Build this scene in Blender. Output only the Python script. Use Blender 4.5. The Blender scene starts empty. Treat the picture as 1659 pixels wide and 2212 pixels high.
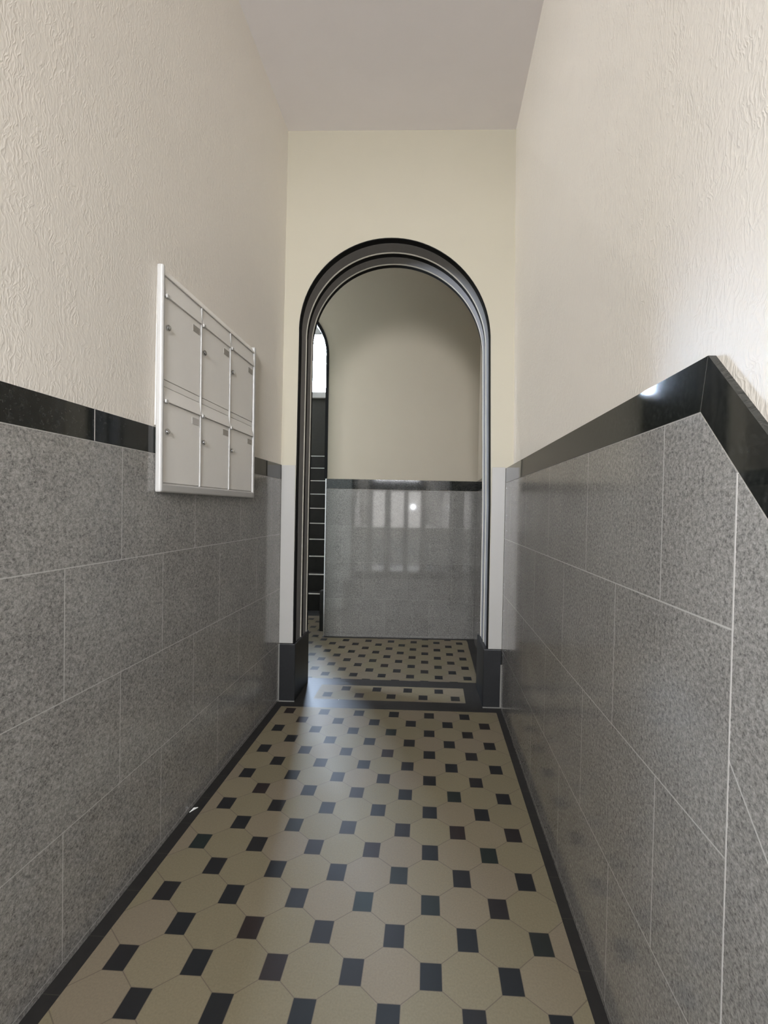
import bpy, bmesh, math, random
from mathutils import Matrix, Vector

random.seed(7)
S = 0.21                                   # metres per lattice step of the floor tiles (unit used for all sizes below)
scn = bpy.context.scene
col = scn.collection

# ------------------------------------------------------------------ camera
def set_camera():
    f, cx, cy, W, H = 952.1, 883.8, 1114.8, 1659.0, 2212.0
    yaw, pitch, roll, h = 0.0512, -0.01562, 0.01897, 5.8607
    F = Vector((-math.sin(yaw)*math.cos(pitch), math.cos(yaw)*math.cos(pitch), math.sin(pitch)))
    R = Vector((math.cos(yaw), math.sin(yaw), 0)); U = R.cross(F)
    c, s = math.cos(roll), math.sin(roll)
    R, U = c*R + s*U, -s*R + c*U
    cam = bpy.data.cameras.new('camera'); o = bpy.data.objects.new('camera', cam); col.objects.link(o)
    cam.sensor_fit = 'HORIZONTAL'; cam.sensor_width = 36.0
    cam.lens = 36.0*f/W
    cam.shift_x = (W/2 - cx)/W; cam.shift_y = (cy - H/2)/W
    cam.clip_start = 0.02; cam.clip_end = 200
    M = Matrix((R, U, -F)).transposed().to_4x4(); M.translation = Vector((0, 0, h*S))
    o.matrix_world = M
    scn.camera = o
set_camera()

# ------------------------------------------------------------------ world, lights, exposure
SKY = 80.0
FLASH = 17.0
EXPOSURE = 0.12
scn.view_settings.view_transform = 'Standard'
try: scn.view_settings.look = 'None'
except Exception: pass
scn.view_settings.gamma = 1.0
scn.view_settings.use_curve_mapping = False
scn.view_settings.exposure = EXPOSURE

world = bpy.data.worlds.new('overcast_sky'); scn.world = world; world.use_nodes = True
wn = world.node_tree; wn.nodes.clear()
tc = wn.nodes.new('ShaderNodeTexCoord'); sp = wn.nodes.new('ShaderNodeSeparateXYZ')
rp = wn.nodes.new('ShaderNodeValToRGB'); bg = wn.nodes.new('ShaderNodeBackground'); wo = wn.nodes.new('ShaderNodeOutputWorld')
mp = wn.nodes.new('ShaderNodeMapRange'); mp.inputs[1].default_value = -0.3; mp.inputs[2].default_value = 0.7
wn.links.new(tc.outputs['Generated'], sp.inputs[0]); wn.links.new(sp.outputs['Z'], mp.inputs[0]); wn.links.new(mp.outputs[0], rp.inputs[0])
rp.color_ramp.elements[0].position = 0.22; rp.color_ramp.elements[0].color = (0.78, 0.77, 0.77, 1)
rp.color_ramp.elements[1].position = 0.45; rp.color_ramp.elements[1].color = (1.0, 1.0, 1.02, 1)
m2 = wn.nodes.new('ShaderNodeMapRange'); m2.inputs[1].default_value = 0.0; m2.inputs[2].default_value = 0.4; wn.links.new(sp.outputs['Y'], m2.inputs[0])
tint = wn.nodes.new('ShaderNodeMix'); tint.data_type = 'RGBA'; tint.inputs[6].default_value = (1.0, 0.975, 1.0, 1); tint.inputs[7].default_value = (4.0, 4.7, 5.9, 1)
wn.links.new(m2.outputs[0], tint.inputs[0])
mu = wn.nodes.new('ShaderNodeMix'); mu.data_type = 'RGBA'; mu.blend_type = 'MULTIPLY'; mu.inputs[0].default_value = 1.0
wn.links.new(rp.outputs[0], mu.inputs[6]); wn.links.new(tint.outputs[2], mu.inputs[7])
wn.links.new(mu.outputs[2], bg.inputs[0]); bg.inputs[1].default_value = SKY; wn.links.new(bg.outputs[0], wo.inputs[0])

def portal(name, loc, sx, sy, direction):
    l = bpy.data.lights.new(name, 'AREA'); l.shape = 'RECTANGLE'; l.size = sx*S; l.size_y = sy*S
    l.cycles.is_portal = True
    o = bpy.data.objects.new(name, l); col.objects.link(o)
    o.location = Vector(loc)*S
    o.rotation_euler = Vector(direction).to_track_quat('-Z', 'Z').to_euler()
portal('portal_entrance_door', (-1.28, -15.45, 3.05), 5.6, 10.2, (0, 1, 0))
portal('portal_fanlight', (-1.25, -15.45, 12.6), 5.6, 7.6, (0, 1, 0))
portal('portal_stair_window', (-10.7, 37.3, 17.9), 5.0, 5.2, (0, -1, 0))

portal('portal_added_hall_window', (-18.6, 17.3, 12.75), 3.2, 4.7, (1, 0, 0))  # portal of the unseen window added to light the hall

fl = bpy.data.lights.new('camera_flash', 'POINT'); fl.energy = FLASH; fl.color = (0.95, 1.0, 1.06); fl.shadow_soft_size = 0.012
fo = bpy.data.objects.new('camera_flash', fl); col.objects.link(fo); fo.location = Vector((0.12, 0.05, 6.08))*S

scn.cycles.use_denoising = True
scn.cycles.use_adaptive_sampling = True; scn.cycles.adaptive_threshold = 0.04
scn.cycles.max_bounces = 8; scn.cycles.diffuse_bounces = 6; scn.cycles.glossy_bounces = 4; scn.cycles.transparent_max_bounces = 12
scn.cycles.sample_clamp_indirect = 4.0
scn.cycles.caustics_reflective = False; scn.cycles.caustics_refractive = False

# ------------------------------------------------------------------ node helpers
class N:
    def __init__(self, name):
        self.mat = bpy.data.materials.new(name); self.mat.use_nodes = True
        self.t = self.mat.node_tree; self.t.nodes.clear()
        self.out = self.t.nodes.new('ShaderNodeOutputMaterial')
        self.b = self.t.nodes.new('ShaderNodeBsdfPrincipled')
        self.t.links.new(self.b.outputs[0], self.out.inputs[0])
    def put(self, sock, v):
        if isinstance(v, bpy.types.NodeSocket): self.t.links.new(v, sock)
        elif isinstance(v, tuple) and len(v) == 3 and sock.type == 'RGBA': sock.default_value = (*v, 1)
        else: sock.default_value = v
    def m(self, op, a, b=None, c=None):
        n = self.t.nodes.new('ShaderNodeMath'); n.operation = op
        for i, v in enumerate((a, b, c)):
            if v is not None: self.put(n.inputs[i], v)
        return n.outputs[0]
    def pos(self, scale=(1, 1, 1)):            # object coordinates in lattice units
        t = self.t.nodes.new('ShaderNodeTexCoord'); mp = self.t.nodes.new('ShaderNodeMapping')
        self.t.links.new(t.outputs['Object'], mp.inputs[0]); mp.inputs['Scale'].default_value = tuple(k/S for k in scale)
        return mp.outputs[0]
    def xyz(self, v):
        n = self.t.nodes.new('ShaderNodeSeparateXYZ'); self.t.links.new(v, n.inputs[0]); return n.outputs
    def comb(self, x, y, z=0.0):
        n = self.t.nodes.new('ShaderNodeCombineXYZ')
        for i, v in enumerate((x, y, z)): self.put(n.inputs[i], v)
        return n.outputs[0]
    def noise(self, vec, scale, detail=2.0, rough=0.5, dist=0.0):
        n = self.t.nodes.new('ShaderNodeTexNoise'); self.put(n.inputs['Vector'], vec)
        n.inputs['Scale'].default_value = scale; n.inputs['Detail'].default_value = detail
        n.inputs['Roughness'].default_value = rough; n.inputs['Distortion'].default_value = dist
        return n.outputs['Fac']
    def white(self, vec):
        n = self.t.nodes.new('ShaderNodeTexWhiteNoise'); n.noise_dimensions = '3D'; self.put(n.inputs['Vector'], vec); return n.outputs['Value']
    def ramp(self, f, stops):
        n = self.t.nodes.new('ShaderNodeValToRGB'); self.put(n.inputs[0], f); e = n.color_ramp.elements
        while len(e) < len(stops): e.new(0.5)
        for k, (p, c) in enumerate(stops): e[k].position = p; e[k].color = (*c, 1)
        return n.outputs[0]
    def mix(self, f, a, b, mode='MIX'):
        n = self.t.nodes.new('ShaderNodeMix'); n.data_type = 'RGBA'; n.blend_type = mode
        self.put(n.inputs[0], f); self.put(n.inputs[6], a); self.put(n.inputs[7], b); return n.outputs[2]
    def bump(self, h, strength, dist=0.01):
        n = self.t.nodes.new('ShaderNodeBump'); n.inputs['Strength'].default_value = strength; n.inputs['Distance'].default_value = dist
        self.put(n.inputs['Height'], h); self.t.links.new(n.outputs[0], self.b.inputs['Normal'])
    def set(self, **k):
        names = dict(color='Base Color', rough='Roughness', metal='Metallic', spec='Specular IOR Level', coat='Coat Weight', coat_rough='Coat Roughness')
        for a, v in k.items(): self.put(self.b.inputs[names[a]], v)
        return self

def near_int(n, v, w):                       # 1 where v is within w of an integer
    f = n.m('ABSOLUTE', n.m('SUBTRACT', n.m('FRACT', n.m('ADD', v, 0.5)), 0.5))
    return n.m('LESS_THAN', f, w)

def plain(name, color, rough, metal=0.0, spec=0.5, var=0.04, scale=6.0):
    n = N(name); f = n.noise(n.pos(), scale, 3)
    a = tuple(max(0, c*(1-var)) for c in color); b = tuple(c*(1+var) for c in color)
    n.set(color=n.mix(f, a, b), rough=rough, metal=metal, spec=spec)
    return n.mat

# ------------------------------------------------------------------ materials
def mat_octagon(name, off, tone=1.0, lim=None, ang=0.0098, origin=(-3.896, 5.425)):
    n = N(name); p = n.xyz(n.pos()); c, s = math.cos(ang), math.sin(ang)
    dx = n.m('SUBTRACT', p[0], origin[0]); dy = n.m('SUBTRACT', p[1], origin[1])
    u = n.m('SUBTRACT', n.m('ADD', n.m('MULTIPLY', dx, c), n.m('MULTIPLY', dy, s)), off[0])
    v = n.m('SUBTRACT', n.m('SUBTRACT', n.m('MULTIPLY', dy, c), n.m('MULTIPLY', dx, s)), off[1])
    hx, hy, g = 0.139, 0.166, 0.0075
    def near(v):
        return n.m('ABSOLUTE', n.m('SUBTRACT', n.m('FRACT', n.m('ADD', v, 0.5)), 0.5))
    au, av = near(u), near(v); bu, bv = near(n.m('ADD', u, 0.5)), near(n.m('ADD', v, 0.5))
    def inside(p_, q_, e):
        return n.m('MULTIPLY', n.m('LESS_THAN', p_, hx + e), n.m('LESS_THAN', q_, hy + e))
    dot = n.m('MAXIMUM', inside(au, av, -g*0.5), inside(bu, bv, -g*0.5))
    dotg = n.m('MAXIMUM', inside(au, av, g*0.5), inside(bu, bv, g*0.5))
    if lim:
        ok = n.m('MULTIPLY', n.m('GREATER_THAN', u, lim[0]), n.m('LESS_THAN', u, lim[1]))
        dot = n.m('MULTIPLY', dot, ok); dotg = n.m('MULTIPLY', dotg, ok)
    sl = (0.5 - 2*hy)/(0.5 - 2*hx)
    line = n.m('LESS_THAN', n.m('ABSOLUTE', n.m('SUBTRACT', n.m('SUBTRACT', av, hy), n.m('MULTIPLY', n.m('SUBTRACT', au, hx), sl))), g)
    pq, qq = n.m('ADD', u, v), n.m('SUBTRACT', u, v)
    grout = n.m('MAXIMUM', n.m('SUBTRACT', dotg, dot), n.m('MULTIPLY', line, n.m('SUBTRACT', 1.0, dotg)))
    cell = n.white(n.comb(n.m('FLOOR', pq), n.m('FLOOR', qq), 3.0))
    cream = n.ramp(cell, [(0.0, (0.140, 0.120, 0.076)), (0.45, (0.157, 0.135, 0.086)), (0.8, (0.162, 0.133, 0.094)), (1.0, (0.155, 0.128, 0.094))])
    fine = n.noise(n.pos(), 40, 4, 0.6)
    cream = n.mix(0.28, cream, n.ramp(fine, [(0.3, (0.105, 0.087, 0.056)), (0.7, (0.196, 0.166, 0.109))]))
    dcell = n.white(n.comb(n.m('ROUND', n.m('MULTIPLY', u, 2.0)), n.m('ROUND', n.m('MULTIPLY', v, 2.0)), 9.0))
    dark = n.ramp(dcell, [(0.0, (0.011, 0.012, 0.013)), (0.7, (0.014, 0.013, 0.013)), (0.85, (0.018, 0.012, 0.011)), (1.0, (0.013, 0.018, 0.016))])
    cc = n.mix(dot, cream, dark)
    cc = n.mix(n.m('MULTIPLY', grout, 0.75), cc, (0.085, 0.070, 0.052))
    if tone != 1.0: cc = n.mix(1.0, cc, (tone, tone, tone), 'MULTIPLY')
    wear = n.noise(n.pos(), 1.3, 4, 0.6)
    n.set(color=cc, rough=n.m('ADD', 0.57, n.m('MULTIPLY', wear, 0.12)), spec=0.25)
    n.bump(n.m('ADD', n.m('MULTIPLY', grout, -0.6), n.m('MULTIPLY', n.noise(n.pos(), 5, 2), 0.6)), 0.10, 0.004)
    return n.mat

def mat_border():
    n = N('black_border_tile'); p = n.xyz(n.pos())
    j = near_int(n, n.m('MULTIPLY', n.m('ADD', p[1], 0.1), 1/0.72), 0.007)
    cc = n.mix(n.noise(n.pos(), 9, 3), (0.010, 0.010, 0.010), (0.020, 0.018, 0.016))
    n.set(color=n.mix(n.m('MULTIPLY', j, 0.6), cc, (0.05, 0.045, 0.035)), rough=0.56, spec=0.35)
    return n.mat

def granite(n, vec, lo, hi, scale):
    a = n.noise(vec, scale, 3.0, 0.65, 0.35); b = n.noise(vec, scale*2.7, 2.0, 0.6)
    big = n.noise(vec, 1.1, 3.0)
    f = n.m('ADD', n.m('ADD', n.m('MULTIPLY', a, 0.62), n.m('MULTIPLY', b, 0.38)), n.m('MULTIPLY', n.m('SUBTRACT', big, 0.5), 0.12))
    return n.ramp(f, [(0.34, lo), (0.46, tuple((x*0.6+y*0.4) for x, y in zip(lo, hi))), (0.66, hi)])

def mat_dado(name, axis, phase, grout=0.72, slope=0.0, rough=0.13, tone=1.0, gw=0.0075, scale=26.0, spec=0.75):
    n = N(name); v = n.pos(); p = n.xyz(v)
    run = p[1] if axis == 'y' else p[0]
    if slope:                               # the sloping part by the steps: rows follow the slope
        w = n.m('DIVIDE', n.m('SUBTRACT', n.m('SUBTRACT', p[2], n.m('MULTIPLY', n.m('SUBTRACT', p[1], 3.24), slope)), 4.115), 2.5)
    else:
        w = n.m('DIVIDE', n.m('SUBTRACT', p[2], 0.082), 1.654)
    odd = n.m('FLOORED_MODULO', n.m('FLOOR', w), 2.0)
    q = n.m('DIVIDE', n.m('SUBTRACT', run, n.m('ADD', phase + 1.0, n.m('MULTIPLY', odd, -1.0))), 2.0)
    line = n.m('MAXIMUM', near_int(n, w, gw/1.654), near_int(n, q, gw/2.0))
    stone = granite(n, v, tuple(tone*c for c in (0.080, 0.076, 0.070)), tuple(tone*c for c in (0.385, 0.368, 0.340)), scale)
    tile = n.white(n.comb(n.m('FLOOR', w), n.m('FLOOR', q), phase))
    stone = n.mix(0.10, stone, n.mix(tile, (0.12, 0.12, 0.12), (0.30, 0.30, 0.29)))
    n.set(color=n.mix(n.m('MULTIPLY', line, grout), stone, (0.48, 0.46, 0.43)), rough=rough, spec=spec)
    return n.mat

def mat_black_granite(name='polished_black_granite', rough=0.06):
    n = N(name); f = n.noise(n.pos(), 24, 3, 0.7)
    n.set(color=n.ramp(f, [(0.45, (0.010, 0.011, 0.010)), (0.62, (0.020, 0.021, 0.019)), (0.8, (0.034, 0.034, 0.031))]), rough=rough, spec=0.5)
    return n.mat

def mat_wallpaper():
    n = N('cream_textured_wallpaper'); v = n.pos()
    warp = n.noise(v, 2.2, 2)
    mp = n.t.nodes.new('ShaderNodeMapping'); n.t.links.new(v, mp.inputs[0]); mp.inputs['Scale'].default_value = (1.0, 1.0, 0.27)
    wv = n.t.nodes.new('ShaderNodeVectorMath'); wv.operation = 'ADD'; n.t.links.new(mp.outputs[0], wv.inputs[0])
    n.put(wv.inputs[1], n.comb(n.m('MULTIPLY', warp, 0.3), n.m('MULTIPLY', warp, 0.3), 0.0))
    a = n.noise(wv.outputs[0], 19.0, 2.0, 0.5, 0.45)
    ridge = n.m('SUBTRACT', 1.0, n.m('MULTIPLY', n.m('ABSOLUTE', n.m('SUBTRACT', a, 0.5)), 9.0))
    ridge = n.m('MAXIMUM', ridge, 0.0)
    gate = n.m('GREATER_THAN', n.noise(v, 3.4, 2), 0.47)
    fine = n.noise(v, 30, 3)
    hgt = n.m('ADD', n.m('MULTIPLY', ridge, n.m('ADD', 0.35, n.m('MULTIPLY', gate, 0.65))), n.m('MULTIPLY', fine, 0.35))
    n.set(color=n.mix(n.noise(v, 0.8, 3), (0.640, 0.595, 0.528), (0.680, 0.633, 0.563)), rough=0.43, spec=0.6)
    n.b.inputs['Sheen Weight'].default_value = 0.60; n.b.inputs['Sheen Roughness'].default_value = 0.35; n.b.inputs['Sheen Tint'].default_value = (1.0, 0.95, 0.85, 1)
    n.bump(hgt, 0.18, 0.003)
    return n.mat

def mat_plaster(name, c, rough=0.6, spec=0.3, bump=0.08):
    n = N(name); v = n.pos()
    n.set(color=n.mix(n.noise(v, 1.2, 4), tuple(k*0.97 for k in c), tuple(k*1.02 for k in c)), rough=rough, spec=spec)
    n.bump(n.noise(v, 18, 3), bump, 0.003)
    return n.mat

def mat_glass(name='window_glass', c=(0.93, 0.95, 0.95)):
    n = N(name); t = n.t; t.nodes.remove(n.b)
    tr = t.nodes.new('ShaderNodeBsdfTransparent'); tr.inputs[0].default_value = (*c, 1)
    gl = t.nodes.new('ShaderNodeBsdfGlossy'); gl.inputs['Roughness'].default_value = 0.03
    fr = t.nodes.new('ShaderNodeFresnel'); fr.inputs[0].default_value = 1.45; mx = t.nodes.new('ShaderNodeMixShader')
    t.links.new(fr.outputs[0], mx.inputs[0]); t.links.new(tr.outputs[0], mx.inputs[1]); t.links.new(gl.outputs[0], mx.inputs[2])
    t.links.new(mx.outputs[0], n.out.inputs[0])
    return n.mat

M = {}
M['oct_corridor'] = mat_octagon('octagon_tile_floor', (0.0, -0.01), lim=(-0.3, 5.83))
M['oct_sill'] = mat_octagon('octagon_tile_threshold', (0.318, 0.682))
M['oct_hall'] = mat_octagon('octagon_tile_hall_dimmed', (0.347, 0.877), 0.8, (-99.0, 5.5))  # same tile as the corridor; the dimmer hall light is put into its tone
M['border'] = mat_border()
M['dado_left'] = mat_dado('grey_granite_left', 'y', 0.22)
M['dado_right'] = mat_dado('grey_granite_right', 'y', 0.24, grout=0.9)
M['dado_slope'] = mat_dado('grey_granite_slope', 'y', 0.3, grout=0.9, slope=1.13)
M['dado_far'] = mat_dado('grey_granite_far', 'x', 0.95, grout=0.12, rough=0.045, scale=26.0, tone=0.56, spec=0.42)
M['black'] = mat_black_granite()
M['charcoal'] = plain('charcoal_stone', (0.012, 0.0125, 0.0135), 0.4, spec=0.35, var=0.3, scale=14)
M['sealant'] = plain('grey_sealant', (0.16, 0.155, 0.14), 0.8)
M['grout'] = plain('pale_grout', (0.46, 0.44, 0.41), 0.8)
M['wallpaper'] = mat_wallpaper()
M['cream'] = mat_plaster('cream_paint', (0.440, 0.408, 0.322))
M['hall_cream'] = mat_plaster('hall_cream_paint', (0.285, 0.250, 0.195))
M['ceiling'] = mat_plaster('off_white_ceiling_paint', (0.880, 0.845, 0.850))
M['panel'] = plain('pale_grey_painted_panel', (0.355, 0.346, 0.325), 0.4, var=0.03, scale=2)
M['arch_grey'] = plain('grey_painted_moulding', (0.195, 0.187, 0.182), 0.6, var=0.05, spec=0.12)
M['arch_black'] = plain('black_arch_band', (0.008, 0.008, 0.008), 0.7, spec=0.08)  # flush black bands along the arch reveal, no recess modelled
M['arch_bead'] = plain('pale_bead', (0.40, 0.375, 0.315), 0.6, spec=0.15)
M['box_paint'] = plain('light_grey_powder_coat', (0.77, 0.745, 0.70), 0.33, var=0.02)
M['box_frame'] = plain('white_powder_coat', (0.42, 0.41, 0.39), 0.4, var=0.02)
M['plate'] = plain('grey_name_strip', (0.30, 0.28, 0.25), 0.25, var=0.2, scale=20)
M['plate_blank'] = plain('pale_name_strip', (0.50, 0.48, 0.45), 0.25)
M['chrome'] = plain('chrome', (0.62, 0.62, 0.62), 0.18, metal=1.0)
M['steel'] = plain('brushed_steel', (0.80, 0.80, 0.82), 0.22, metal=1.0)
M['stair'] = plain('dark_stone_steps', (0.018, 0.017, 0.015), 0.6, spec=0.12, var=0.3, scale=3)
M['nosing'] = plain('pale_nosing_strip', (0.78, 0.76, 0.72), 0.35)
M['stairwell'] = plain('shaded_stairwell_wall', (0.040, 0.039, 0.034), 0.7, spec=0.06, var=0.1)  # backlit shade of the stairwell wall is put into this dark colour
M['white_frame'] = plain('white_window_paint', (0.70, 0.71, 0.70), 0.4)
M['door_wood'] = plain('dark_brown_door_wood', (0.060, 0.045, 0.035), 0.4, var=0.2, scale=3)
M['paper'] = plain('white_paper', (0.80, 0.80, 0.78), 0.7)
M['asphalt'] = plain('pale_street_paving', (0.55, 0.53, 0.50), 0.9, var=0.1)
M['glass'] = mat_glass()
M['dark_glass'] = mat_glass('dark_door_glass', (0.14, 0.14, 0.13))
M['door_glass'] = mat_glass('tinted_door_glass', (0.33, 0.33, 0.32))

# ------------------------------------------------------------------ mesh helpers (all coordinates in lattice units)
class MB:
    def __init__(self): self.bm = bmesh.new()
    def box(self, a, b, bevel=0.0, seg=2, mi=0):
        x0, y0, z0 = a; x1, y1, z1 = b
        vs = [self.bm.verts.new(p) for p in ((x0,y0,z0),(x1,y0,z0),(x1,y1,z0),(x0,y1,z0),(x0,y0,z1),(x1,y0,z1),(x1,y1,z1),(x0,y1,z1))]
        fs = [self.bm.faces.new([vs[i] for i in q]) for q in ((3,2,1,0),(4,5,6,7),(0,1,5,4),(1,2,6,5),(2,3,7,6),(3,0,4,7))]
        for f in fs: f.material_index = mi
        if bevel:
            es = list({e for f in fs for e in f.edges})
            bmesh.ops.bevel(self.bm, geom=es, offset=bevel, segments=seg, affect='EDGES', profile=0.5)
        return self
    def prism(self, pts, axis, a, b, mi=0):
        """Extrude a polygon. axis 'x': pts are (y,z); axis 'y': pts are (x,z)."""
        mk = (lambda p, t: (t, p[0], p[1])) if axis == 'x' else (lambda p, t: (p[0], t, p[1]))
        A = [self.bm.verts.new(mk(p, a)) for p in pts]; B = [self.bm.verts.new(mk(p, b)) for p in pts]
        n = len(pts); fs = [self.bm.faces.new(A), self.bm.faces.new(B[::-1])]
        for i in range(n): fs.append(self.bm.faces.new((A[i], B[i], B[(i+1) % n], A[(i+1) % n])))
        for f in fs: f.material_index = mi
        return self
    def quad(self, pts, mi=0):
        f = self.bm.faces.new([self.bm.verts.new(p) for p in pts]); f.material_index = mi; return self
    def cyl(self, p, axis, r, l, seg=20, r2=None):
        m = bmesh.ops.create_cone(self.bm, cap_ends=True, segments=seg, radius1=r, radius2=r if r2 is None else r2, depth=l)
        q = Vector((0, 0, 1)).rotation_difference(Vector(axis)).to_matrix().to_4x4()
        bmesh.ops.transform(self.bm, matrix=Matrix.Translation(Vector(p)) @ q, verts=m['verts'])
        return self
    def build(self, name, mats, parent=None, origin=None, smooth=False, fn=None):
        bm = self.bm
        if fn:
            for v in bm.verts: v.co = Vector(fn(*v.co))
        bmesh.ops.recalc_face_normals(bm, faces=bm.faces)
        if origin is None: origin = tuple(parent['_base']) if parent is not None and '_base' in parent else (0, 0, 0)
        og = Vector(origin)
        for v in bm.verts: v.co = (v.co - og)*S
        me = bpy.data.meshes.new(name); bm.to_mesh(me); bm.free()
        for m in (mats if isinstance(mats, (list, tuple)) else [mats]): me.materials.append(m)
        if smooth:
            for p in me.polygons: p.use_smooth = True
        o = bpy.data.objects.new(name, me); col.objects.link(o)
        if parent is not None: o.parent = parent
        else:
            o.location = og*S
        return o

BASES = {}
def thing(name, label, cat, base, group=None):
    o = bpy.data.objects.new(name, None); col.objects.link(o); o.location = Vector(base)*S; o.empty_display_size = 0.05
    o['label'] = label; o['category'] = cat; o['_base'] = tuple(float(k) for k in base)
    if group: o['group'] = group
    return o
def tag(o, label, cat, group=None):
    o['label'] = label; o['category'] = cat
    if group: o['group'] = group
    return o
def struct(o, label=None):
    o['kind'] = 'structure'
    if label: o['label'] = label
    return o

# ------------------------------------------------------------------ setting: floors
XL, XR = -4.5226, 2.1538                   # faces of the stone cladding
YE, LW = 13.125, 0.022                     # wall with the arch, slightly out of square
YF, LF = 20.065, 0.0456                    # far wall of the hall
Y0 = 2.95                                  # top of the entrance steps
ZC = 17.0
ZLOW = -2.91
fb = MB()
def strip(y0, k0, y1, k1, x0, x1, mi):
    fb.quad([(x0, y0+k0*x0, 0), (x1, y0+k0*x1, 0), (x1, y1+k1*x1, 0), (x0, y1+k1*x0, 0)], mi)
XA, XB = -4.66, 2.42
xl, xr = -4.305, 1.985
strip(Y0, 0, 12.77, .024, XA, xl, 3); strip(Y0, 0, 12.77, .024, xl, xr, 0); strip(Y0, 0, 12.77, .024, xr, XB, 3)
strip(12.77, .024, 13.34, .024, XA, XB, 3)
strip(13.34, .024, 14.44, .024, XA, -3.52, 3); strip(13.34, .024, 14.44, .024, -3.52, 1.14, 1); strip(13.34, .024, 14.44, .024, 1.14, XB, 3)
strip(14.44, .024, 14.96, .019, -17.6, XB, 3)
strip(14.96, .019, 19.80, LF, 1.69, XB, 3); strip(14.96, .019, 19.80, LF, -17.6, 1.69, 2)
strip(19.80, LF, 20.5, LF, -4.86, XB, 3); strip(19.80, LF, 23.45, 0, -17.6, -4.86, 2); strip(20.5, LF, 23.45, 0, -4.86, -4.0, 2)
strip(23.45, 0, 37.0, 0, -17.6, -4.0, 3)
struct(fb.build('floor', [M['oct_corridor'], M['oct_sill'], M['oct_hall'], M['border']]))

b = MB(); b.quad([(XA, -15.6, ZLOW), (XB, -15.6, ZLOW), (XB, Y0, ZLOW), (XA, Y0, ZLOW)])
struct(b.build('floor.001', M['oct_corridor']))
b = MB()
for k in range(3):
    b.box((XL, 1.2 + 0.875*k - 0.0, ZLOW), (XR, 1.2 + 0.875*(k+1), ZLOW + 0.97*(k+1) - 0.004))
struct(b.build('floor.002', M['border']))

# ------------------------------------------------------------------ setting: side walls with stone cladding
def slab(name, mat, x_in_low, x_in_high, x_out, y0, y1, z0, z1, parent=None):
    m = MB()
    pts = [(x_in_low, z0), (x_in_high, z1), (x_out, z1), (x_out, z0)]
    m.prism(pts, 'y', y0, y1)
    return m.build(name, mat, parent)
wl = struct(slab('wall_left', M['wallpaper'], -4.625, -4.47, -5.2, -15.6, 13.05, ZLOW, ZC + 0.02))
wm = MB()
def xw(y, z):                              # face of the plaster: leans in a little at the top, closer to the stone at the near end
    lo = 2.215 + (2.385-2.215)*max(0.0, min(1.0, (y-3.6)/9.5)); hi = 2.18 + (2.235-2.18)*max(0.0, min(1.0, (y-3.6)/9.5))
    return lo + (hi-lo)*max(0.0, (z-7.0)/10.0)
ys_ = [-15.6, 3.6, 13.18]; zs_ = [ZLOW, 7.0, ZC+0.02]
for i in range(2):
    for j in range(2):
        wm.quad([(xw(y, z), y, z) for y, z in ((ys_[i], zs_[j]), (ys_[i+1], zs_[j]), (ys_[i+1], zs_[j+1]), (ys_[i], zs_[j+1]))])
        wm.quad([(2.95, y, z) for y, z in ((ys_[i], zs_[j]), (ys_[i+1], zs_[j]), (ys_[i+1], zs_[j+1]), (ys_[i], zs_[j+1]))])
    wm.quad([(xw(ys_[i], zs_[2]), ys_[i], zs_[2]), (xw(ys_[i+1], zs_[2]), ys_[i+1], zs_[2]), (2.95, ys_[i+1], zs_[2]), (2.95, ys_[i], zs_[2])])
    wm.quad([(xw(ys_[i], zs_[0]), ys_[i], zs_[0]), (xw(ys_[i+1], zs_[0]), ys_[i+1], zs_[0]), (2.95, ys_[i+1], zs_[0]), (2.95, ys_[i], zs_[0])])
    for y in (ys_[0], ys_[2]):
        wm.quad([(xw(y, zs_[i]), y, zs_[i]), (xw(y, zs_[i+1]), y, zs_[i+1]), (2.95, y, zs_[i+1]), (2.95, y, zs_[i])])
bmesh.ops.remove_doubles(wm.bm, verts=wm.bm.verts, dist=1e-5)
wr = struct(wm.build('wall_right', M['wallpaper']))
ZS, ZB = 6.694, 7.118
SL = 1.13
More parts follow.
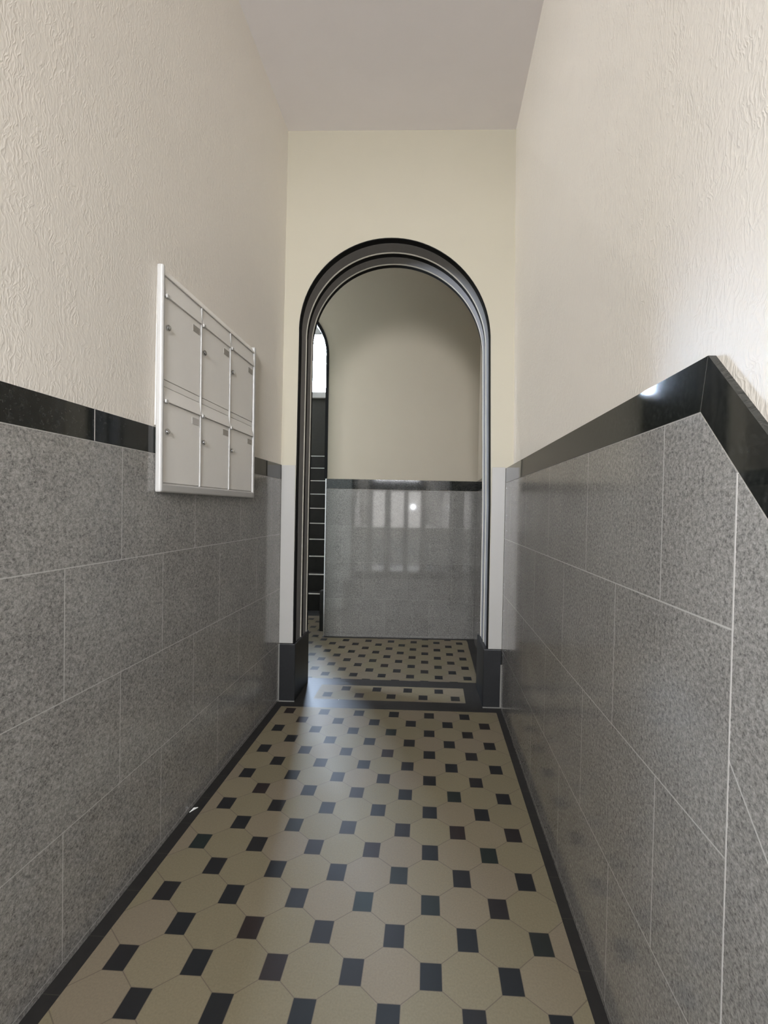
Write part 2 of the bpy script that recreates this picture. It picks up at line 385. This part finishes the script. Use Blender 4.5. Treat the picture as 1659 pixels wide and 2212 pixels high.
def cladding(parent, xa, xb, m_level, m_slope, yb, yend):
    """level stone, sloping stone beside the steps, lower level stone, and the black capping in three mitred lengths"""
    ytop, ybot = yb - 0.08, yb               # mitre of the capping at the bend
    zs_324 = ZS - SL*(ybot - 3.24)
    y2b = ybot - (-ZLOW)/SL; y2t = ytop - (-ZLOW)/SL
    g = 0.012
    MB().prism([(yend, 0), (yend, ZS-g), (ybot, ZS-g), (3.24, zs_324-g), (3.24, 0)], 'x', xa, xb).build('granite_cladding', m_level, parent)
    MB().prism([(3.24, ZLOW), (3.24, zs_324-g), (y2b, ZS+ZLOW-g), (y2b, ZLOW)], 'x', xa, xb).build('granite_cladding', m_slope, parent)
    MB().prism([(y2b, ZLOW), (y2b, ZS+ZLOW-g), (-15.0, ZS+ZLOW-g), (-15.0, ZLOW)], 'x', xa, xb).build('granite_cladding', m_level, parent)
    cap = 0.012 if xb > xa else -0.012
    MB().prism([(yend, ZS), (yend, ZB), (ytop, ZB), (ybot, ZS)], 'x', xa, xb).build('capping_band', M['black'], parent)
    MB().prism([(ybot-0.006, ZS), (ytop-0.006, ZB), (y2t, ZB+ZLOW), (y2b, ZS+ZLOW)], 'x', xa, xb).build('capping_band', M['black'], parent)
    MB().prism([(y2b, ZS+ZLOW), (y2t, ZB+ZLOW), (-15.0, ZB+ZLOW), (-15.0, ZS+ZLOW)], 'x', xa, xb).build('capping_band', M['black'], parent)
    j = MB()
    j.prism([(yend, ZS-g), (yend, ZS), (ybot, ZS), (y2b, ZS+ZLOW), (y2b, ZS+ZLOW-g), (ybot, ZS-g)], 'x', xa + 0.004*(1 if xb > xa else -1), xb)
    j.prism([(ybot-0.007, ZS), (ytop-0.007, ZB-0.004), (ytop, ZB-0.004), (ybot, ZS)], 'x', xa + 0.002*(1 if xb > xa else -1), xb)
    j.build('grout_joint', M['grout'], parent)
cladding(wl, XL, -4.66, M['dado_left'], M['dado_slope'], 3.70, YE + LW*XL)
cladding(wr, XR, 2.44, M['dado_right'], M['dado_slope'], 3.70, YE + LW*XR)
j = MB(); j.box((XR-0.0015, 3.232, 0.0), (XR+0.05, 3.247, ZS - SL*0.46 - 0.012)); j.build('grout_joint', M['grout'], wr)
j = MB(); j.box((XL-0.05, 5.679, ZS), (XL+0.0015, 5.691, ZB-0.003)); j.build('grout_joint', M['grout'], wl)

struct(MB().box((-5.2, -15.6, ZC), (2.95, 13.3, ZC+0.5)).build('ceiling', M['ceiling']))

# ------------------------------------------------------------------ setting: wall with the arch
ZSP = 11.0
def arch_pts(grow=0.0, n=48, shear=-0.045, z0=1.75):
    a, c, hgt = 2.84, -1.215, 2.86
    pts = [(-4.10 - grow, z0), (-4.09 - grow, 6.0)]
    for i in range(n+1):
        t = math.pi - math.pi*i/n
        x = c + (a+grow)*math.cos(t); z = ZSP + (hgt+grow)*math.sin(t)
        pts.append((x + shear*(z-ZSP), z))
    pts += [(1.735 + grow, 6.0), (1.75 + grow, z0)]
    return pts
def E(x, dy, z): return (x - LW*dy, YE + LW*x + dy, z)
EO = lambda x, y, z: E(x, y, z)
ap = arch_pts()
PL, PR = XL - 0.02, XR + 0.02              # the opening is wider at the foot, where the plinth blocks stand
out = [(PL, 0.0), (PL, 1.75)] + ap + [(PR, 1.75), (PR, 0.0)]
m = MB(); T = 1.50; ZT = 18.9; X0, X1 = -17.6, 2.9
def wall_face(dy):
    k = len(out)
    def side(i, xo):
        (xa, za), (xb, zb) = out[i], out[i+1]
        if abs(za - zb) > 1e-6: m.quad([(xo, dy, za), (xa, dy, za), (xb, dy, zb), (xo, dy, zb)])
    for i in range(4): side(i, X0)
    for i in range(k-5, k-1): side(i, X1)
    for i in range(4, k-5):
        (xa, za), (xb, zb) = out[i], out[i+1]
        m.quad([(xa, dy, za), (xb, dy, zb), (xb, dy, ZT), (xa, dy, ZT)])
    for i, xo in ((4, X0), (k-5, X1)):
        x_, z_ = out[i]; m.quad([(xo, dy, z_), (x_, dy, z_), (x_, dy, ZT), (xo, dy, ZT)])
wall_face(0.0); wall_face(T)
for i in range(len(out)-1):
    m.quad([(out[i][0], 0, out[i][1]), (out[i+1][0], 0, out[i+1][1]), (out[i+1][0], T, out[i+1][1]), (out[i][0], T, out[i][1])])
bmesh.ops.remove_doubles(m.bm, verts=m.bm.verts, dist=1e-5)
struct(m.build('wall_back', M['cream'], fn=EO))

def sweep(name, prof, mat, parent, closed=False):
    """prof: list of (depth, inset) ; swept along the arch outline"""
    mm = MB(); rows = []
    for d_, r_ in prof:
        rows.append([mm.bm.verts.new((x, d_, z)) for x, z in arch_pts(-r_)])
    k = len(rows)
    for a_ in range(k if closed else k-1):
        A, B = rows[a_], rows[(a_+1) % k]
        for i in range(len(A)-1): mm.bm.faces.new((A[i], A[i+1], B[i+1], B[i]))
    if closed:
        mm.bm.faces.new([r[0] for r in rows]); mm.bm.faces.new([r[-1] for r in rows][::-1])
    return mm.build(name, mat, parent, smooth=False, fn=EO)
arch = thing('arch_surround', 'grey moulded arch lining with black grooves and thin pale beads, leading to the hall', 'archway', (-1.2, 13.1, 0))
def ring(name, d0, d1, r0, r1, mat):          # a closed ring with a thickness into the opening
    return sweep(name, [(d0, -0.0), (d0, r0), (d1, r1), (d1, -0.0)], mat, arch, True)
def bead(d0, d1, r):
    n = 5; pr = [(d0, 0.0)]
    for i in range(n+1):
        t = math.pi*i/n; pr.append(((d0+d1)/2 - (d1-d0)/2*math.cos(t), r*0.4 + r*0.6*math.sin(t)))
    return sweep('bead', pr + [(d1, 0.0)], M['arch_bead'], arch, True)
ring('groove', -0.015, 0.21, 0.028, 0.028, M['arch_black'])
ring('fascia', 0.21, 0.66, 0.030, 0.030, M['arch_grey'])
bead(0.66, 0.72, 0.058)
ring('groove', 0.72, 0.93, 0.036, 0.036, M['arch_black'])
ring('fascia', 0.93, 1.29, 0.040, 0.040, M['arch_grey'])
bead(1.29, 1.35, 0.066)
ring('groove', 1.35, 1.52, 0.050, 0.050, M['arch_black'])

def panel(xa, xb, za, zb, label):
    mm = MB().box((xa, -0.03, za), (xb, 0.0, zb), 0.006)
    o = mm.build('stone_panel', M['panel'], fn=EO, origin=E((xa+xb)/2, 0, za))
    return tag(o, label, 'wall panel')
panel(XL + 0.005, -4.10, 1.76, 7.11, 'tall pale grey panel between the mailbox wall and the arch')
panel(1.755, XR - 0.005, 1.755, 7.145, 'tall pale grey panel between the arch and the wall with sloping capping')
def plinth(xa, xb, label, side):
    base = E((xa+xb)/2, 0, 0)
    t = thing('plinth_block', label, 'plinth', base)
    MB().box((xa, -0.05, 0.0), (xb, 1.55, 1.745), 0.02).build('block', M['charcoal'], t, fn=EO)
    g = MB(); g.box((xa, -0.06, 0.0), (xb, 0.0, 0.03))
    if side < 0: g.box((xa-0.005, -0.06, 0.0), (xa+0.03, 0.0, 1.745))
    else: g.box((xb-0.03, -0.06, 0.0), (xb+0.005, 0.0, 1.30))
    g.build('sealant_joint', M['sealant'], t, fn=EO)
plinth(XL + 0.005, -4.02, 'charcoal plinth block under the arch jamb on the mailbox side', -1)
plinth(1.62, XR - 0.005, 'charcoal plinth block under the arch jamb on the sloping capping side', 1)

# ------------------------------------------------------------------ setting: hall behind the arch
def FWp(x, dy, z): return (x - LF*dy, YF + LF*x + dy, z)
XW = -4.80
OC, OR_, OZ = XW - 2.5, 2.5, 12.75          # arched opening beside the polished wall, leading to the stairs
def open_pts(r, n=40): return [(OC + r*math.cos(math.pi*i/n), OZ + r*math.sin(math.pi*i/n)) for i in range(n+1)]
m = MB(); oz = [(OC+OR_, 0.0)] + open_pts(OR_) + [(OC-OR_, 0.0)]
for dy in (0.0, 0.9):
    m.quad([(OC+OR_, dy, 0), (2.9, dy, 0), (2.9, dy, OZ), (OC+OR_, dy, OZ)])
    m.quad([(OC+OR_, dy, OZ), (2.9, dy, OZ), (2.9, dy, 24), (OC+OR_, dy, 24)])
    m.quad([(-17.6, dy, 0), (OC-OR_, dy, 0), (OC-OR_, dy, OZ), (-17.6, dy, OZ)])
    m.quad([(-17.6, dy, OZ), (OC-OR_, dy, OZ), (OC-OR_, dy, 24), (-17.6, dy, 24)])
    for i in range(1, len(oz)-2): m.quad([(oz[i][0], dy, oz[i][1]), (oz[i+1][0], dy, oz[i+1][1]), (oz[i+1][0], dy, 24), (oz[i][0], dy, 24)])
for i in range(len(oz)-1): m.quad([(oz[i][0], 0, oz[i][1]), (oz[i+1][0], 0, oz[i+1][1]), (oz[i+1][0], 0.9, oz[i+1][1]), (oz[i][0], 0.9, oz[i][1])])
bmesh.ops.remove_doubles(m.bm, verts=m.bm.verts, dist=1e-5)
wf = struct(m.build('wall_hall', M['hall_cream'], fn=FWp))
m = MB(); oa, ob = [(OC+OR_+0.02, 7.2)] + open_pts(OR_+0.02) + [(OC-OR_-0.02, 7.2)], [(OC+OR_-0.11, 7.2)] + open_pts(OR_-0.11) + [(OC-OR_+0.11, 7.2)]
for i in range(len(oa)-1):
    A_, B_, C_, D_ = oa[i], oa[i+1], ob[i+1], ob[i]
    for dy in (-0.03, 0.88): m.quad([(q_[0], dy, q_[1]) for q_ in (A_, B_, C_, D_)])
    for P_, Q_ in ((A_, B_), (D_, C_)): m.quad([(P_[0], -0.03, P_[1]), (Q_[0], -0.03, Q_[1]), (Q_[0], 0.88, Q_[1]), (P_[0], 0.88, P_[1])])
m.build('arch_lining', M['arch_black'], wf, fn=FWp)
g = 0.01
MB().box((XW, -0.05, 0), (2.05, 0.0, 6.72)).build('granite_cladding', M['dado_far'], wf, fn=FWp)
MB().box((XW, -0.05, 6.735), (2.05, 0.0, 7.17)).build('capping_band', M['black'], wf, fn=FWp)
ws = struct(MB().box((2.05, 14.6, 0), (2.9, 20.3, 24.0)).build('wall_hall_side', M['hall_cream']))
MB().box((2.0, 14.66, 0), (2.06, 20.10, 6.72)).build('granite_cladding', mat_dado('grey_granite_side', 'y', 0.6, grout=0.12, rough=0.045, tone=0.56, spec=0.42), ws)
MB().box((2.0, 14.66, 6.735), (2.06, 20.10, 7.17)).build('capping_band', M['black'], ws)
struct(MB().box((-17.6, 14.3, 18.6), (2.9, 20.6, 19.1)).build('ceiling.001', M['ceiling']))
struct(MB().box((-18.4, 13.2, 0), (-17.4, 38.0, 10.5)).box((-18.4, 13.2, 15.0), (-17.4, 38.0, 24.5)).box((-18.4, 13.2, 10.5), (-17.4, 15.8, 15.0)).box((-18.4, 18.8, 10.5), (-17.4, 38.0, 15.0)).build('wall_stair_left', M['hall_cream']))
w2 = struct(MB().box((-18.0, 15.8, 10.5), (-17.8, 15.9, 15.0)).box((-18.0, 18.7, 10.5), (-17.8, 18.8, 15.0)).box((-18.0, 15.8, 10.5), (-17.8, 18.8, 10.6)).box((-18.0, 15.8, 14.9), (-17.8, 18.8, 15.0)).build('hall_window_added', M['white_frame']))  # unseen window, added to brighten the hall and its far wall
MB().box((-17.92, 15.85, 10.55), (-17.89, 18.75, 14.95)).build('glass_pane', M['glass'], w2)
struct(MB().box((-4.85, 20.75, 0), (-4.0, 37.2, 24.5)).build('wall_stair_right', M['hall_cream']))
struct(MB().box((-18.0, 20.6, 24.0), (-4.4, 38.0, 24.6)).build('ceiling.002', M['ceiling']))
t = MB().box((XW-0.045, -0.09, 0.0), (XW+0.012, -0.05, 7.17), 0.012).box((XW-0.045, -0.09, 0.0), (XW-0.012, 0.5, 7.17), 0.008)
tag(t.build('corner_trim', M['steel'], fn=FWp, origin=FWp(XW, 0, 0)), 'thin steel corner trim on the end of the polished hall wall', 'corner trim')
t = MB().box((-5.22, 20.55, 0.0), (-4.98, 20.95, 1.92), 0.02)
tag(t.build('low_post', M['stair'], origin=(-5.1, 20.7, 0)), 'low dark post beside the foot of the hall stairs', 'post')

# staircase
st = thing('staircase', 'dark stone stair flight with pale nosing strips, climbing to the bright window', 'staircase', (-8.8, 24.66, 0))
SY, SG, SR = 23.782, 0.874, 0.970
for k in range(1, 11):
    y0 = SY + SG*k; y1 = SY + SG*(k+1) if k < 10 else 36.58
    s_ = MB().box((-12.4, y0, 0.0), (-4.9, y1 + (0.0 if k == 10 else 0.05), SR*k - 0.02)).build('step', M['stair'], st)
    bx = MB().box((-12.3, y0-0.03, SR*k-0.045), (-5.0, y0+0.10, SR*k + 0.012), 0.006)
    o = bx.build('nosing_strip', M['nosing'], None, origin=(-8.8, 24.66, 0)); o.parent = s_; o.location = (0, 0, 0)

# stairwell back wall with the arched window
YWN, wx0, wx1, wz0, wz1 = 36.6, -13.3, -8.3, 15.45, 20.4
m = MB()
m.box((-18, YWN, 0), (-4.4, YWN+0.6, wz0)).box((-18, YWN, wz1), (-4.4, YWN+0.6, 24.4)).box((-18, YWN, wz0), (wx0, YWN+0.6, wz1)).box((wx1, YWN, wz0), (-4.4, YWN+0.6, wz1))
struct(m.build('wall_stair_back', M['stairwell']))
m = MB()
m.box((wx0, YWN+0.25, wz0), (wx1, YWN+0.5, wz0+0.15)).box((wx0, YWN+0.02, wz1-0.1), (wx1, YWN+0.5, wz1)).box((wx0, YWN+0.25, wz0), (wx0+0.15, YWN+0.5, wz1)).box((wx1-0.15, YWN+0.25, wz0), (wx1, YWN+0.5, wz1))
wobj = struct(m.build('window_1', M['white_frame']))
MB().box((wx0+0.1, YWN+0.38, wz0+0.1), (wx1-0.1, YWN+0.41, wz1-0.1)).build('glass_pane', M['glass'], wobj)
MB().box((wx0-0.1, YWN-0.06, wz1), (wx1+0.1, YWN+0.02, wz1+1.6), 0.02).build('window_header', M['white_frame'], wobj)  # pale header added above the window, standing in for the lit wall there
MB().box((wx0-0.3, YWN-0.35, 14.95), (wx1+0.3, YWN+0.25, wz0), 0.04).build('window_sill', M['white_frame'], wobj)

# ------------------------------------------------------------------ setting: entrance behind the camera
YD = -15.0
e = MB()
e.box((-5.2, YD-0.6, 16.45), (2.95, YD, ZC+0.1)).box((-5.2, YD-0.6, ZLOW), (-4.35, YD, 16.45)).box((2.0, YD-0.6, ZLOW), (2.95, YD, 16.45))
struct(e.build('wall_front', M['wallpaper']))
d = MB()
ya, yb_ = YD-0.35, YD-0.1
lights = [(-4.15, -2.68), (-1.91, -0.30), (0.28, 1.80)]
xs = [-4.35] + [k for p in lights for k in p] + [2.0]
for i in range(0, len(xs), 2): d.box((xs[i], ya, ZLOW), (xs[i+1], yb_, 8.05))
for xa, xb in lights:
    d.box((xa, ya, ZLOW), (xb, yb_, -1.95));  d.box((xa, ya, 3.35), (xb, yb_, 3.55))
d.box((-4.35, ya, 8.05), (2.0, yb_, 9.60)).box((-4.35, ya, 9.60), (-4.05, yb_, 16.45)).box((1.55, ya, 9.60), (2.0, yb_, 16.45)).box((-4.05, ya, 16.25), (1.55, yb_, 16.45))
d.box((-2.3, ya, 9.60), (-2.15, yb_, 16.25)).box((-0.35, ya, 9.60), (-0.2, yb_, 16.25))
dob = struct(d.build('door_1', M['door_wood']))
for xa, xb in lights:
    MB().box((xa, YD-0.24, 3.45), (xb, YD-0.21, 8.05)).build('glass_pane', M['door_glass'], dob)
    MB().box((xa, YD-0.24, -1.2), (xb, YD-0.21, 3.45)).build('glass_pane', M['dark_glass'], dob)
    MB().box((xa, YD-0.24, -1.95), (xb, YD-0.21, -1.2)).build('glass_pane', M['door_glass'], dob)
for xa, xb in ((-4.05, -2.3), (-2.15, -0.35), (-0.2, 1.55)):
    MB().box((xa, YD-0.24, 9.60), (xb, YD-0.21, 16.25)).build('glass_pane', M['glass'], dob)
struct(MB().box((-60, -90, ZLOW-0.6), (60, YD-0.6, ZLOW-0.3)).build('street', M['asphalt']))

# ------------------------------------------------------------------ mailbox bank on the wall
mb = thing('mailbox_bank', 'pale grey wall-mounted bank of six mailboxes with white frame and round locks', 'mailboxes', (-4.52, 8.73, 6.05))
ya, yb_, za, zb = 6.95, 10.74, 6.06, 9.76
xf = -4.44
cw = [7.03, 8.20, 9.40, 10.64]
MB().box((XL+0.004, ya+0.04, za+0.04), (xf-0.03, yb_-0.04, zb-0.04)).box((-4.575, ya+0.04, 7.16), (XL+0.004, yb_-0.04, zb-0.04)).build('housing', M['box_paint'], mb)
fr = MB()
def rim(y0, y1, z0, z1, x0=xf-0.075, x1=xf+0.035, bv=0.022): fr.box((x0, y0, z0), (x1, y1, z1), bv, 3)
rim(ya, cw[0], za, zb, x0=XL+0.004, bv=0.035)
rim(cw[3], yb_, za, zb, bv=0.03)
rim(ya+0.02, yb_-0.02, za, 6.21, bv=0.03)
# sloping head of the frame
fr.build('frame', M['box_frame'], mb)
MB().prism([(xf-0.075, zb-0.01), (xf-0.05, zb-0.01), (xf+0.025, 9.63), (xf+0.025, 9.605), (xf-0.075, 9.615)], 'y', ya+0.05, yb_-0.05).build('head_trim', M['box_paint'], mb)
for y in cw[1:3]:
    MB().box((xf-0.03, y-0.014, 6.21), (xf+0.022, y+0.014, 9.60), 0.006).build('divider', M['box_frame'], mb)
random.seed(3)
for ci in range(3):
    y0, y1 = cw[ci] + 0.024, cw[ci+1] - 0.024
    for ri, (zf1, zf0, zd0) in enumerate(((9.60, 9.29, 7.925), (7.80, 7.57, 6.225))):
        dr = MB().box((xf-0.05, y0, zd0), (xf, y1, zf0-0.012), 0.006).build('door', M['box_paint'], mb, origin=None)
        f_ = MB().prism([(xf-0.05, zf1), (xf-0.005, zf1), (xf+0.028, zf0+0.012), (xf+0.028, zf0-0.004), (xf-0.05, zf0-0.004)], 'y', y0, y1).build('flap', M['box_paint'], mb)
        base = tuple(mb['_base'])
        def sub(bld, nm, mat, par, **k):
            o = bld.build(nm, mat, None, origin=base, **k); o.parent = par; o.location = (0, 0, 0); return o
        sub(MB().box((xf-0.02, y0+0.004, zf0-0.035), (xf+0.045, y0+0.085, zf0+0.03), 0.012), 'hinge_cap', M['box_frame'], f_)
        lz = 8.79 if ri == 0 else 7.075
        lk = MB().cyl((xf+0.012, y0+0.085, lz), (1, 0, 0), 0.048, 0.04, 20).cyl((xf+0.036, y0+0.085, lz), (1, 0, 0), 0.034, 0.02, 20)
        lk.box((xf+0.042, y0+0.081, lz-0.022), (xf+0.05, y0+0.089, lz+0.022))
        sub(lk, 'lock', M['chrome'], dr)
        nz0, nz1 = (9.06, 9.18) if ri == 0 else (7.36, 7.48)
        blank = (ri == 1 and ci == 0)
        sub(MB().box((xf-0.003, y1-0.26, nz0), (xf+0.006, y1-0.03, nz1)), 'name_plate', M['plate_blank'] if blank else M['plate'], dr)
    # narrow fixed strip between the two rows
    MB().box((xf-0.05, y0, 7.81), (xf-0.006, y1, 7.913), 0.004).build('cross_strip', M['box_paint'], mb)

# ------------------------------------------------------------------ small things
p = MB(); p.quad([(-4.52+0.03, 8.07, 0.012), (-4.44, 8.13, 0.03), (-4.40, 8.22, 0.012), (-4.47, 8.19, 0.02)])
r_ = bmesh.ops.extrude_face_region(p.bm, geom=list(p.bm.faces)); bmesh.ops.translate(p.bm, vec=(0, 0, 0.012), verts=[v for v in r_['geom'] if isinstance(v, bmesh.types.BMVert)])
tag(p.build('paper_scrap', M['paper'], origin=(-4.45, 8.14, 0)), 'tiny white paper scrap on the black floor border below the mailboxes', 'litter')

for o in scn.objects:
    if '_base' in o: del o['_base']
